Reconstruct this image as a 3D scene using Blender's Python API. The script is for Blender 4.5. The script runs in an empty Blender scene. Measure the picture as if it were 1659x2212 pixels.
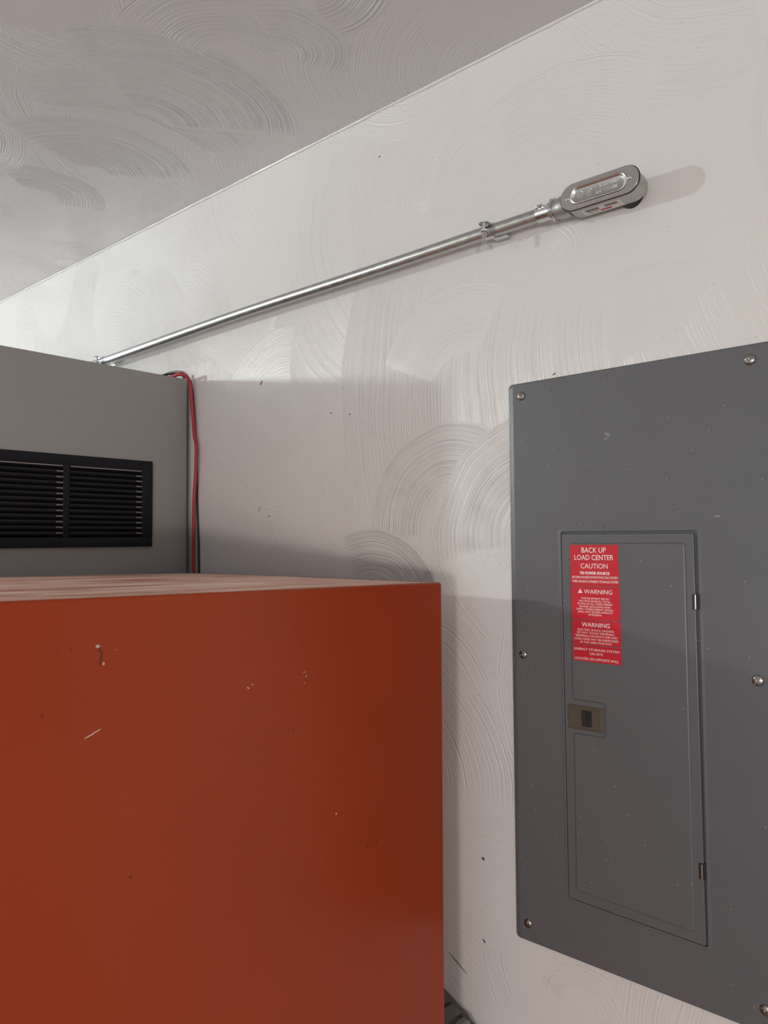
import bpy, bmesh, math, random
from mathutils import Vector, Matrix, Euler
from mathutils.geometry import tessellate_polygon

# ------------------------------------------------------------------ camera, world, lights
scn = bpy.context.scene
C = scn.collection
H0 = 1.65                      # eye height: measured heights below are relative to it


def rot_cols(r, u, f):
    m = Matrix((r, u, -f)).transposed()
    return m.to_4x4()


cam_d = bpy.data.cameras.new('camera')
cam = bpy.data.objects.new('camera', cam_d)
C.objects.link(cam)
scn.camera = cam
cam_d.sensor_fit = 'VERTICAL'
cam_d.sensor_height = 24.0
cam_d.lens = 1608.02 / 2212.0 * 24.0
cam_d.clip_start = 0.02
yaw, pitch, roll = 0.71462, 0.03466, -0.00518
fv = Vector((-math.sin(yaw) * math.cos(pitch), math.cos(yaw) * math.cos(pitch), math.sin(pitch)))
rv = Vector((math.cos(yaw), math.sin(yaw), 0))
uv_ = rv.cross(fv)
r2 = rv * math.cos(roll) + uv_ * math.sin(roll)
u2 = -rv * math.sin(roll) + uv_ * math.cos(roll)
cam.matrix_world = Matrix.Translation((0, -1, H0)) @ rot_cols(r2, u2, fv)

w = bpy.data.worlds.new('sky')
scn.world = w
w.use_nodes = True
bgn = w.node_tree.nodes['Background']
bgn.inputs[0].default_value = (0.62, 0.82, 1.0, 1)
bgn.inputs[1].default_value = 1.25


def area(name, loc, target, size, power, color, shape='DISK', size_y=None):
    d = bpy.data.lights.new(name, 'AREA')
    d.shape = shape
    d.size = size
    if size_y:
        d.size_y = size_y
    d.energy = power
    d.color = color
    o = bpy.data.objects.new(name, d)
    C.objects.link(o)
    o.location = loc
    o.rotation_euler = (Vector(target) - Vector(loc)).to_track_quat('-Z', 'Y').to_euler()
    return o


X0_ = -5.2
# bare bulb under the ceiling, far left
pl = bpy.data.lights.new('ceiling_bulb_light', 'POINT')
pl.energy = 138
pl.color = (0.93, 1.0, 0.97)
pl.shadow_soft_size = 0.06
po = bpy.data.objects.new('ceiling_bulb_light', pl)
po.location = (-3.6, -2.5, H0 + 0.66)
C.objects.link(po)
# low light from the garage opening behind and to the right of the camera
# added cool fill at the left wall, brightens ceiling and upper wall
area('added_left_fill', (X0_ + 0.03, -1.9, 1.35), (0.0, -1.7, 1.75), 1.0, 84, (0.84, 0.95, 1.0), 'RECTANGLE', 1.1)
area('doorway_light', (1.9, -2.95, H0 - 0.36), (-0.6, -0.1, H0 - 0.05), 0.16, 27, (1.0, 0.89, 0.80))
area('driveway_light', (0.78, -3.4, H0 - 0.30), (-0.6, -0.1, H0 - 0.15), 0.34, 26, (1.0, 0.87, 0.77))

scn.view_settings.view_transform = 'Standard'
scn.view_settings.look = 'None'
scn.view_settings.gamma = 1.0
scn.view_settings.use_curve_mapping = False
scn.view_settings.exposure = -0.08


# ------------------------------------------------------------------ helpers
def tag(o, label=None, cat=None, group=None, kind=None):
    if label:
        o['label'] = label
    if cat:
        o['category'] = cat
    if group:
        o['group'] = group
    if kind:
        o['kind'] = kind
    return o


def empty(name, loc, label, cat, group=None, rot=None):
    o = bpy.data.objects.new(name, None)
    C.objects.link(o)
    o.location = loc
    if rot:
        o.rotation_euler = rot
    o.empty_display_size = 0.02
    return tag(o, label, cat, group)


def obj(name, bm, mats, parent=None, smooth=True, angle=35):
    me = bpy.data.meshes.new(name)
    bmesh.ops.recalc_face_normals(bm, faces=bm.faces)
    if smooth:
        for f in bm.faces:
            f.smooth = True
        lim = math.radians(angle)
        for e in bm.edges:
            if len(e.link_faces) == 2 and e.calc_face_angle(0) > lim:
                e.smooth = False
    bm.to_mesh(me)
    bm.free()
    for m in (mats if isinstance(mats, (list, tuple)) else [mats]):
        me.materials.append(m)
    o = bpy.data.objects.new(name, me)
    C.objects.link(o)
    if parent:
        o.parent = parent
    return o


def box(bm, c, s, m=None, mi=0, bevel=0):
    r = bmesh.ops.create_cube(bm, size=1.0)
    vs = r['verts']
    bmesh.ops.scale(bm, vec=s, verts=vs)
    if m:
        bmesh.ops.transform(bm, matrix=m, verts=vs)
    bmesh.ops.translate(bm, vec=c, verts=vs)
    fs = set(f for v in vs for f in v.link_faces)
    for f in fs:
        f.material_index = mi
    if bevel:
        es = list(set(e for v in vs for e in v.link_edges))
        bmesh.ops.bevel(bm, geom=es, offset=bevel, segments=2, affect='EDGES', profile=0.5)
    return vs


def loft(bm, loops, close_a=True, close_b=True, closed=True, mi=0):
    """loops: lists of equal-length 3-D points"""
    rings = [[bm.verts.new(p) for p in lp] for lp in loops]
    n = len(rings[0])
    for a, b in zip(rings[:-1], rings[1:]):
        for i in range(n if closed else n - 1):
            j = (i + 1) % n
            f = bm.faces.new((a[i], a[j], b[j], b[i]))
            f.material_index = mi
    if close_a:
        bm.faces.new(rings[0]).material_index = mi
    if close_b:
        bm.faces.new(rings[-1][::-1]).material_index = mi
    return rings


def lathe(bm, prof, origin, axis, n=32, mi=0, cap=True):
    """prof: (distance along axis, radius)"""
    ax = Vector(axis).normalized()
    a = ax.orthogonal().normalized()
    b = ax.cross(a)
    o = Vector(origin)
    loops = []
    for t, r in prof:
        loops.append([o + ax * t + (a * math.cos(k * 2 * math.pi / n) + b * math.sin(k * 2 * math.pi / n)) * max(r, 1e-5)
                      for k in range(n)])
    loft(bm, loops, cap, cap, mi=mi)


def sweep(bm, pts, rad, n=16, mi=0, cap=True):
    """tube along points; rad a number or a list"""
    P = [Vector(p) for p in pts]
    loops = []
    up = None
    for i, p in enumerate(P):
        t = (P[min(i + 1, len(P) - 1)] - P[max(i - 1, 0)]).normalized()
        if up is None:
            up = t.orthogonal().normalized()
        else:
            up = (up - t * up.dot(t)).normalized()
        s = t.cross(up)
        r = rad[i] if isinstance(rad, (list, tuple)) else rad
        loops.append([p + (up * math.cos(k * 2 * math.pi / n) + s * math.sin(k * 2 * math.pi / n)) * r for k in range(n)])
    loft(bm, loops, cap, cap, mi=mi)


def catmull(P, k=8):
    P = [Vector(p) for p in P]
    out = []
    Q = [P[0] * 2 - P[1]] + P + [P[-1] * 2 - P[-2]]
    for i in range(1, len(Q) - 2):
        a, b, c, d = Q[i - 1], Q[i], Q[i + 1], Q[i + 2]
        for j in range(k):
            t = j / k
            out.append(0.5 * ((2 * b) + (c - a) * t + (2 * a - 5 * b + 4 * c - d) * t * t + (3 * b - a - 3 * c + d) * t ** 3))
    out.append(P[-1])
    return out


def rquad(corners, r, y, seg=5):
    """rounded quadrilateral in an x-z plane; corners TL, TR, BR, BL as (x, z)"""
    out = []
    n = 4
    for i in range(n):
        p = Vector(corners[i])
        a = (Vector(corners[i - 1]) - p).normalized()
        b = (Vector(corners[(i + 1) % n]) - p).normalized()
        rr = r[i] if isinstance(r, (list, tuple)) else r
        s, e = p + a * rr, p + b * rr
        for k in range(seg + 1):
            t = k / seg
            # quadratic-ish arc
            q = (1 - t) ** 2 * s + 2 * t * (1 - t) * p + t * t * e
            c = p + (a + b) * rr
            d = (q - c)
            q = c + d.normalized() * rr if rr > 0 else q
            out.append((q.x, y, q.y))
    return out


def inset(corners, l, r=None, t=None, b=None):
    r = l if r is None else r
    t = l if t is None else t
    b = l if b is None else b
    (x0, z0), (x1, z1), (x2, z2), (x3, z3) = corners
    return [(x0 + l, z0 - t), (x1 - r, z1 - t), (x2 - r, z2 + b), (x3 + l, z3 + b)]


def obround(L, r, y, n=14):
    pts = []
    for k in range(n + 1):
        a = -math.pi / 2 + math.pi * k / n
        pts.append((L + r * math.cos(a), y, r * math.sin(a)))
    for k in range(n + 1):
        a = math.pi / 2 + math.pi * k / n
        pts.append((-L + r * math.cos(a), y, r * math.sin(a)))
    return pts


def bool_cut(bm_a, bm_b):
    """difference of two bmeshes through a modifier, returned as a bmesh"""
    ma, mb = bpy.data.meshes.new('ta'), bpy.data.meshes.new('tb')
    for b_, m_ in ((bm_a, ma), (bm_b, mb)):
        bmesh.ops.recalc_face_normals(b_, faces=b_.faces)
        b_.to_mesh(m_)
        b_.free()
    oa, ob = bpy.data.objects.new('ta', ma), bpy.data.objects.new('tb', mb)
    C.objects.link(oa)
    C.objects.link(ob)
    md = oa.modifiers.new('b', 'BOOLEAN')
    md.operation = 'DIFFERENCE'
    md.object = ob
    md.solver = 'EXACT'
    dg = bpy.context.evaluated_depsgraph_get()
    dg.update()
    me = bpy.data.meshes.new_from_object(oa.evaluated_get(dg))
    out = bmesh.new()
    out.from_mesh(me)
    for o_ in (oa, ob):
        bpy.data.objects.remove(o_)
    for m_ in (ma, mb, me):
        bpy.data.meshes.remove(m_)
    return out


def text_into(bm, s, x0, x1, z0, z1, y, th=0.0001, bold=0.0, xf=None):
    """one line of capitals fitted in a box in the x-z plane, facing -y"""
    cu = bpy.data.curves.new('t', 'FONT')
    cu.body = s
    cu.size = 1.0
    cu.resolution_u = 3
    cu.offset = bold
    cu.extrude = 0.01
    o = bpy.data.objects.new('t', cu)
    C.objects.link(o)
    dg = bpy.context.evaluated_depsgraph_get()
    dg.update()
    me = bpy.data.meshes.new_from_object(o.evaluated_get(dg))
    bpy.data.objects.remove(o)
    xs = [v.co.x for v in me.vertices]
    ys = [v.co.y for v in me.vertices if True]
    a, b = min(xs), max(xs)
    lo, hi = 0.0, 0.73                       # cap height of the built-in face
    t = bmesh.new()
    t.from_mesh(me)
    bpy.data.meshes.remove(me)
    for v in t.verts:
        X = x0 + (v.co.x - a) / (b - a) * (x1 - x0)
        Z = z0 + (v.co.y - lo) / (hi - lo) * (z1 - z0)
        Y = y - th * (0.5 + v.co.z / 0.02)
        v.co = (X, Y, Z)
        if xf:
            v.co = xf @ v.co
    tmp = bpy.data.meshes.new('tmp')
    t.to_mesh(tmp)
    t.free()
    bm.from_mesh(tmp)
    bpy.data.meshes.remove(tmp)


# ------------------------------------------------------------------ materials
class NT:
    def __init__(s, name):
        s.m = bpy.data.materials.new(name)
        s.m.use_nodes = True
        s.t = s.m.node_tree
        s.b = s.t.nodes['Principled BSDF']

    def n(s, typ, **kw):
        nd = s.t.nodes.new(typ)
        for k, v in kw.items():
            if k.startswith('i_'):
                nd.inputs[k[2:]].default_value = v
            elif k.startswith('i') and k[1:].isdigit():
                nd.inputs[int(k[1:])].default_value = v
            else:
                setattr(nd, k, v)
        return nd

    def l(s, a, b):
        s.t.links.new(a, b)

    def math(s, op, a, b=None, c=None, clamp=False):
        nd = s.t.nodes.new('ShaderNodeMath')
        nd.operation = op
        nd.use_clamp = clamp
        for i, v in enumerate((a, b, c)):
            if v is None:
                continue
            if isinstance(v, (int, float)):
                nd.inputs[i].default_value = v
            else:
                s.l(v, nd.inputs[i])
        return nd.outputs[0]

    def pos(s):
        return s.n('ShaderNodeNewGeometry').outputs['Position']

    def objc(s):
        return s.n('ShaderNodeTexCoord').outputs['Object']

    def noise(s, vec, scale, detail=4, rough=0.55, dist=0.0, dim='3D'):
        nd = s.n('ShaderNodeTexNoise', noise_dimensions=dim)
        nd.inputs['Scale'].default_value = scale
        nd.inputs['Detail'].default_value = detail
        nd.inputs['Roughness'].default_value = rough
        nd.inputs['Distortion'].default_value = dist
        if dim == '1D':
            s.l(vec, nd.inputs['W'])
        else:
            s.l(vec, nd.inputs['Vector'])
        return nd.outputs[0]

    def ramp(s, fac, stops):
        nd = s.n('ShaderNodeValToRGB')
        el = nd.color_ramp.elements
        while len(el) < len(stops):
            el.new(0.5)
        for e, (p, c) in zip(el, stops):
            e.position = p
            e.color = (*c, 1) if len(c) == 3 else c
        s.l(fac, nd.inputs[0])
        return nd.outputs[0]

    def mix(s, fac, a, b):
        nd = s.n('ShaderNodeMix', data_type='RGBA')
        for v, i in ((fac, 0), (a, 6), (b, 7)):
            if isinstance(v, (int, float)):
                nd.inputs[i].default_value = v
            elif isinstance(v, tuple):
                nd.inputs[i].default_value = (*v, 1)
            else:
                s.l(v, nd.inputs[i])
        return nd.outputs[2]

    def mapping(s, vec, loc=(0, 0, 0), rot=(0, 0, 0), scale=(1, 1, 1), typ='POINT'):
        nd = s.n('ShaderNodeMapping', vector_type=typ)
        nd.inputs['Location'].default_value = loc
        nd.inputs['Rotation'].default_value = rot
        nd.inputs['Scale'].default_value = scale
        s.l(vec, nd.inputs['Vector'])
        return nd.outputs[0]

    def marks(s, vec, items):
        """small chips and scuffs: (x, y, half length, half width, angle)"""
        out = None
        wob = s.n('ShaderNodeVectorMath', operation='MULTIPLY_ADD')
        nz = s.n('ShaderNodeTexNoise')
        nz.inputs['Scale'].default_value = 420
        s.l(vec, nz.inputs['Vector'])
        s.l(nz.outputs['Color'], wob.inputs[0])
        wob.inputs[1].default_value = (0.0016, 0.0016, 0)
        s.l(vec, wob.inputs[2])
        for (x, y, a, b, an) in items:
            m = s.mapping(wob.outputs[0], (x + 0.0008, y + 0.0008, 0), (0, 0, an), (a, b, 1e3), 'TEXTURE')
            ln = s.n('ShaderNodeVectorMath', operation='LENGTH')
            s.l(m, ln.inputs[0])
            q = s.math('LESS_THAN', ln.outputs['Value'], 1.0)
            out = q if out is None else s.math('MAXIMUM', out, q)
        return out

    def bump(s, h, dist, strength=1.0, normal=None):
        nd = s.n('ShaderNodeBump')
        nd.inputs['Distance'].default_value = dist
        nd.inputs['Strength'].default_value = strength
        s.l(h, nd.inputs['Height'])
        if normal:
            s.l(normal, nd.inputs['Normal'])
        return nd.outputs[0]

    def col(s, v):
        if isinstance(v, tuple):
            s.b.inputs['Base Color'].default_value = (*v, 1)
        else:
            s.l(v, s.b.inputs['Base Color'])

    def set(s, rough=None, metal=None, spec=None):
        if rough is not None:
            if isinstance(rough, (int, float)):
                s.b.inputs['Roughness'].default_value = rough
            else:
                s.l(rough, s.b.inputs['Roughness'])
        if metal is not None:
            s.b.inputs['Metallic'].default_value = metal
        if spec is not None:
            s.b.inputs['Specular IOR Level'].default_value = spec


def simple(name, c, rough=0.5, metal=0.0, spec=0.5):
    k = NT(name)
    p = k.objc()
    nz = k.noise(p, 60, 3)
    k.col(k.mix(nz, tuple(v * 0.9 for v in c), tuple(min(1, v * 1.1) for v in c)))
    k.set(rough, metal, spec)
    return k.m


def plaster(name, plane, base, arcs, fan_scale, groove, rough, holes=(), specks=()):
    """painted texture-compound plaster: fans of concentric brush grooves.
    arcs: (cx, cy, outer radius, inner radius, mid angle deg, half span deg, depth)"""
    k = NT(name)
    sep = k.n('ShaderNodeSeparateXYZ')
    k.l(k.pos(), sep.inputs[0])
    cmb = k.n('ShaderNodeCombineXYZ')
    k.l(sep.outputs['X'], cmb.inputs[0])
    if plane == 'xz':
        k.l(k.math('SUBTRACT', sep.outputs['Z'], H0), cmb.inputs[1])
    else:
        k.l(sep.outputs['Y'], cmb.inputs[1])
    uv = cmb.outputs[0]
    # slow wobble of the hand
    nz = k.n('ShaderNodeTexNoise')
    nz.inputs['Scale'].default_value = 5
    nz.inputs['Detail'].default_value = 2
    k.l(uv, nz.inputs['Vector'])
    wob = k.n('ShaderNodeVectorMath', operation='MULTIPLY_ADD')
    k.l(nz.outputs['Color'], wob.inputs[0])
    wob.inputs[1].default_value = (0.03, 0.03, 0)
    k.l(uv, wob.inputs[2])
    sb = k.n('ShaderNodeVectorMath', operation='SUBTRACT')
    k.l(wob.outputs[0], sb.inputs[0])
    sb.inputs[1].default_value = (0.015, 0.015, 0)
    p = sb.outputs[0]
    # general fans from cells
    vo = k.n('ShaderNodeTexVoronoi', voronoi_dimensions='2D')
    vo.inputs['Scale'].default_value = fan_scale
    k.l(p, vo.inputs['Vector'])
    off = k.n('ShaderNodeVectorMath', operation='MULTIPLY_ADD')
    k.l(vo.outputs['Color'], off.inputs[0])
    off.inputs[1].default_value = (0.35, 0.35, 0)
    k.l(vo.outputs['Position'], off.inputs[2])
    sc = k.n('ShaderNodeVectorMath', operation='SCALE')
    k.l(off.outputs[0], sc.inputs[0])
    sc.inputs['Scale'].default_value = 1.0
    dd = k.n('ShaderNodeVectorMath', operation='DISTANCE')
    k.l(p, dd.inputs[0])
    k.l(sc.outputs[0], dd.inputs[1])
    r = dd.outputs['Value']
    amp = k.math('MULTIPLY', k.math('GREATER_THAN', k.noise(uv, 3.1, 1), 0.47), 0.35)
    lip = 0.0
    for i, (cx, cy, R, r0, mid, span, dep) in enumerate(arcs):
        s2 = k.n('ShaderNodeVectorMath', operation='SUBTRACT')
        k.l(p, s2.inputs[0])
        s2.inputs[1].default_value = (cx, cy, 0)
        ln = k.n('ShaderNodeVectorMath', operation='LENGTH')
        k.l(s2.outputs[0], ln.inputs[0])
        ri = ln.outputs['Value']
        dt = k.n('ShaderNodeVectorMath', operation='DOT_PRODUCT')
        k.l(s2.outputs[0], dt.inputs[0])
        dt.inputs[1].default_value = (math.cos(math.radians(mid)), math.sin(math.radians(mid)), 0)
        cs = k.math('DIVIDE', dt.outputs['Value'], ri)
        ang = k.n('ShaderNodeMapRange', interpolation_type='SMOOTHSTEP')
        k.l(cs, ang.inputs[0])
        ca = math.cos(math.radians(span))
        ang.inputs[1].default_value = ca - 0.05
        ang.inputs[2].default_value = ca + 0.08
        outer = k.n('ShaderNodeMapRange')
        k.l(ri, outer.inputs[0])
        outer.inputs[1].default_value = R
        outer.inputs[2].default_value = R - 0.0025
        inner = k.n('ShaderNodeMapRange', interpolation_type='SMOOTHSTEP')
        k.l(ri, inner.inputs[0])
        inner.inputs[1].default_value = r0
        inner.inputs[2].default_value = r0 + 0.03
        m = k.math('MULTIPLY', k.math('MULTIPLY', outer.outputs[0], inner.outputs[0]), ang.outputs[0])
        mr = k.n('ShaderNodeMix', data_type='FLOAT')
        k.l(k.math('GREATER_THAN', m, 0.02), mr.inputs[0])
        k.l(r, mr.inputs[2])
        k.l(k.math('ADD', ri, 3.7 * i), mr.inputs[3])
        r = mr.outputs[0]
        ma = k.n('ShaderNodeMix', data_type='FLOAT')
        k.l(k.math('GREATER_THAN', m, 0.02), ma.inputs[0])
        k.l(amp, ma.inputs[2])
        k.l(k.math('MULTIPLY', m, dep), ma.inputs[3])
        amp = ma.outputs[0]
        # raised lip along the outer rim
        q = k.math('MULTIPLY', k.math('LESS_THAN', k.math('ABSOLUTE', k.math('SUBTRACT', ri, R - 0.002)), 0.0018), ang.outputs[0])
        lip = q if i == 0 else k.math('MAXIMUM', lip, k.math('MULTIPLY', q, 1.0))
    g1 = k.noise(r, groove, 2.5, 0.65, dim='1D')
    brk = k.noise(uv, 28, 3)
    gro = k.math('MULTIPLY', k.math('MULTIPLY', k.math('SUBTRACT', g1, 0.5), amp), k.math('MULTIPLY_ADD', brk, 1.4, 0.3))
    peel = k.noise(uv, 330, 2, 0.6)
    lump = k.noise(uv, 55, 3, 0.5)
    big = k.noise(uv, 2.2, 2)
    h = k.math('ADD', k.math('MULTIPLY', gro, 2.6), k.math('MULTIPLY', peel, 0.17))
    h = k.math('ADD', h, k.math('MULTIPLY', lump, 0.32))
    h = k.math('ADD', h, k.math('MULTIPLY', big, 5.0))
    if arcs:
        h = k.math('ADD', h, k.math('MULTIPLY', lip, k.math('MULTIPLY', brk, 0.45)))
    col = k.mix(k.noise(uv, 1.7, 3), tuple(v * 0.955 for v in base), base)
    if specks or holes:
        mk = k.marks(uv, list(specks) + list(holes))
        col = k.mix(mk, col, (0.11, 0.09, 0.075))
        h = k.math('SUBTRACT', h, k.math('MULTIPLY', mk, 1.5))
    # sparse dust specks
    vd = k.n('ShaderNodeTexVoronoi', voronoi_dimensions='2D')
    vd.inputs['Scale'].default_value = 26
    k.l(uv, vd.inputs['Vector'])
    wh = k.n('ShaderNodeTexWhiteNoise', noise_dimensions='3D')
    k.l(vd.outputs['Position'], wh.inputs[0])
    dm = k.math('MULTIPLY', k.math('LESS_THAN', vd.outputs['Distance'], 0.020), k.math('GREATER_THAN', wh.outputs[0], 0.86))
    col = k.mix(k.math('MULTIPLY', dm, 0.55), col, (0.16, 0.13, 0.11))
    k.col(col)
    k.set(rough, 0.0, 0.5)
    k.l(k.bump(h, 0.0011 if plane == 'xz' else 0.0012, 1.0), k.b.inputs['Normal'])
    return k.m


wall_arcs = [
    (-1.492, 0.468, 0.188, 0.05, 36, 45, 0.35),
    (-0.532, 0.406, 0.304, 0.14, 88, 30, 0.40),
    (0.097, 0.518, 0.344, 0.20, 178, 34, 0.55),
    (-0.386, 0.170, 0.204, 0.08, 105, 36, 0.30),
    (-1.127, 0.212, 0.218, 0.10, 122, 34, 0.12),
    (-0.250, 0.260, 0.720, 0.18, 178, 22, 0.70),
    (-0.692, 0.234, 0.189, 0.07, 111, 44, 0.40),
    (-0.896, -0.428, 0.293, 0.10, 38, 34, 0.50),
    (-0.722, 0.016, 0.179, 0.04, 125, 62, 1.0),
    (-0.550, -0.002, 0.198, 0.03, 140, 52, 1.1),
    (-0.899, -0.138, 0.160, 0.03, 66, 50, 1.3),
    (-0.800, -0.290, 0.185, 0.10, 62, 40, 0.55),
    (-0.485, -0.689, 0.082, 0.02, 114, 50, 0.5),
]
ceil_arcs = [
    (-1.681, -0.259, 0.148, 0.03, 10, 66, 1.1),
    (-1.577, -0.571, 0.235, 0.10, 59, 58, 1.0),
    (-1.488, -0.229, 0.222, 0.02, -12, 62, 1.4),
    (-1.431, -0.221, 0.323, 0.20, -14, 44, 1.2),
    (-1.227, -0.254, 0.278, 0.03, -5, 55, 1.5),
    (-0.972, -0.255, 0.190, 0.05, -40, 58, 1.2),
    (-0.742, -0.300, 0.120, 0.02, 60, 62, 1.3),
    (-0.888, -0.222, 0.114, 0.01, 3, 66, 1.3),
]
M = {}
M['wall'] = plaster('painted_plaster_wall', 'xz', (0.715, 0.695, 0.678), wall_arcs, 2.6, 270, 0.31,
                    holes=[(-0.6643, -0.506, 0.0030, 0.0022, -0.6), (-0.664, -0.6332, 0.0036, 0.0016, -0.8)],
                    specks=[(-0.8737, 0.6917, 0.002, 0.0012, 0), (-1.2116, 0.0609, 0.0055, 0.0010, 1.3),
                            (-1.18, 0.045, 0.003, 0.0012, 0.6), (-0.716, -0.685, 0.022, 0.0010, -0.55),
                            (-1.205, 0.325, 0.006, 0.0022, 0.9), (-1.0, 0.238, 0.0018, 0.0014, 0),
                            (-0.951, 0.23, 0.0018, 0.0014, 0), (-0.53, 0.2430, 0.003, 0.0012, 0.5)])
M['ceiling'] = plaster('painted_plaster_ceiling', 'xy', (0.66, 0.632, 0.645), ceil_arcs, 2.2, 250, 0.27)

k = NT('grey_enamel')                     # panel cover
p = k.objc()
c = k.mix(k.noise(p, 9, 3), (0.106, 0.109, 0.117), (0.121, 0.123, 0.130))
mk = k.marks(k.mapping(p, rot=(math.radians(90), 0, 0), typ='POINT'), [])if False else None
sp = k.n('ShaderNodeSeparateXYZ'); k.l(p, sp.inputs[0])
cb = k.n('ShaderNodeCombineXYZ'); k.l(sp.outputs[0], cb.inputs[0]); k.l(sp.outputs[2], cb.inputs[1])
wm = k.marks(cb.outputs[0], [(0.1418, 0.3225, 0.0042, 0.0015, -0.3), (0.1410, 0.3170, 0.0055, 0.0007, 0.55),
                             (0.2868, 0.203, 0.0042, 0.0012, 0.0)])
c = k.mix(k.math('MULTIPLY', wm, 0.35), c, (0.5, 0.5, 0.48))
dk = k.marks(cb.outputs[0], [(0.056, 0.3967, 0.0003, 0.0042, 0), (0.1343, 0.1910, 0.0004, 0.0042, 0), (0.1573, 0.1905, 0.0003, 0.0040, 0)])
c = k.mix(k.math('MULTIPLY', dk, 0.75), c, (0.02, 0.02, 0.02))
vd = k.n('ShaderNodeTexVoronoi', voronoi_dimensions='2D'); vd.inputs['Scale'].default_value = 38
k.l(cb.outputs[0], vd.inputs['Vector'])
wh = k.n('ShaderNodeTexWhiteNoise', noise_dimensions='3D'); k.l(vd.outputs['Position'], wh.inputs[0])
dm = k.math('MULTIPLY', k.math('LESS_THAN', vd.outputs['Distance'], 0.028), k.math('GREATER_THAN', wh.outputs[0], 0.86))
c = k.mix(k.math('MULTIPLY', dm, 0.6), c, (0.5, 0.48, 0.45))
k.col(c)
k.set(0.36, 0.0, 0.5)
k.l(k.bump(k.math('ADD', k.noise(p, 520, 2), k.math('MULTIPLY', k.noise(p, 7, 2), 6)), 0.00012, 1.0), k.b.inputs['Normal'])
M['enamel'] = k.m

k = NT('orange_paint')                    # tall steel cabinet; object space: x = e, z = height from top
p = k.objc()
sp = k.n('ShaderNodeSeparateXYZ'); k.l(p, sp.inputs[0])
cb = k.n('ShaderNodeCombineXYZ'); k.l(sp.outputs[0], cb.inputs[0]); k.l(sp.outputs[2], cb.inputs[1])
c = k.mix(k.noise(p, 3.5, 4), (0.290, 0.033, 0.0055), (0.355, 0.047, 0.0055))
c = k.mix(k.math('MULTIPLY', k.noise(k.mapping(p, scale=(60, 1, 1.2)), 1.0, 3), 0.16), c, (0.25, 0.03, 0.008))
lt = k.marks(cb.outputs[0], [(0.522, -0.137, 0.0095, 0.0007, -0.42), (0.339, -0.114, 0.0022, 0.0008, 0.5), (0.333, -0.111, 0.0012, 0.0008, 0),
                             (0.257, -0.105, 0.0012, 0.0008, 0), (0.254, -0.110, 0.0006, 0.002, 0), (0.257, -0.118, 0.0008, 0.0008, 0),
                             (0.205, -0.291, 0.0014, 0.0014, 0), (0.518, -0.050, 0.0026, 0.0018, 0.4), (0.512, -0.068, 0.0012, 0.0016, 0),
                             (0.50, -0.055, 0.0006, 0.0006, 0)])
c = k.mix(k.math('MULTIPLY', lt, 0.8), c, (0.62, 0.52, 0.44))
dk = k.marks(cb.outputs[0], [(0.2735, -0.174, 0.0009, 0.0022, 0.1), (0.281, -0.170, 0.0015, 0.0008, 0.6), (0.5165, -0.053, 0.0016, 0.0030, 0.2),
                             (0.515, -0.062, 0.0012, 0.008, 0.15), (0.558, -0.048, 0.0004, 0.003, 0.1), (0.545, -0.05, 0.0004, 0.0035, -0.1),
                             (0.5715, -0.112, 0.0028, 0.0010, 0.9), (0.152, -0.345, 0.0010, 0.004, 0.2), (0.48, -0.29, 0.0018, 0.0012, 0),
                             (0.135, -0.345, 0.0008, 0.005, 0.1)])
c = k.mix(k.math('MULTIPLY', dk, 0.75), c, (0.07, 0.02, 0.012))
k.col(c)
k.set(0.28, 0.0, 0.38)
k.l(k.bump(k.math('ADD', k.noise(p, 260, 2), k.math('MULTIPLY', k.noise(p, 5, 2), 14)), 0.00022, 1.0), k.b.inputs['Normal'])
M['orange'] = k.m

k = NT('dusty_orange_top')
p = k.objc()
st = k.noise(k.mapping(p, scale=(3.0, 16, 1)), 1.6, 6, 0.62, 0.6)
c = k.ramp(st, [(0.32, (0.46, 0.17, 0.11)), (0.45, (0.64, 0.36, 0.26)), (0.57, (0.76, 0.55, 0.44)), (0.70, (0.86, 0.74, 0.64))])
gr = k.noise(p, 300, 3, 0.7)
c = k.mix(k.math('MULTIPLY', k.math('GREATER_THAN', gr, 0.66), 0.5), c, (0.30, 0.20, 0.14))
k.col(c)
k.set(k.ramp(st, [(0.3, (0.35,) * 3), (0.6, (0.62,) * 3)]), 0.0, 0.5)
k.l(k.bump(k.math('ADD', st, k.math('MULTIPLY', gr, 0.3)), 0.0006, 1.0), k.b.inputs['Normal'])
M['dusty'] = k.m

k = NT('grey_wall_paint')                 # tall grey cabinet
p = k.objc()
c = k.mix(k.noise(p, 5, 4), (0.290, 0.287, 0.282), (0.313, 0.309, 0.303))
vd = k.n('ShaderNodeTexVoronoi'); vd.inputs['Scale'].default_value = 13
k.l(p, vd.inputs['Vector'])
c = k.mix(k.math('MULTIPLY', k.math('LESS_THAN', vd.outputs['Distance'], 0.02), 0.7), c, (0.07, 0.05, 0.04))
k.col(c)
k.set(0.55, 0, 0.4)
k.l(k.bump(k.noise(p, 300, 2), 0.00015), k.b.inputs['Normal'])
M['cabinet'] = k.m

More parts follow.
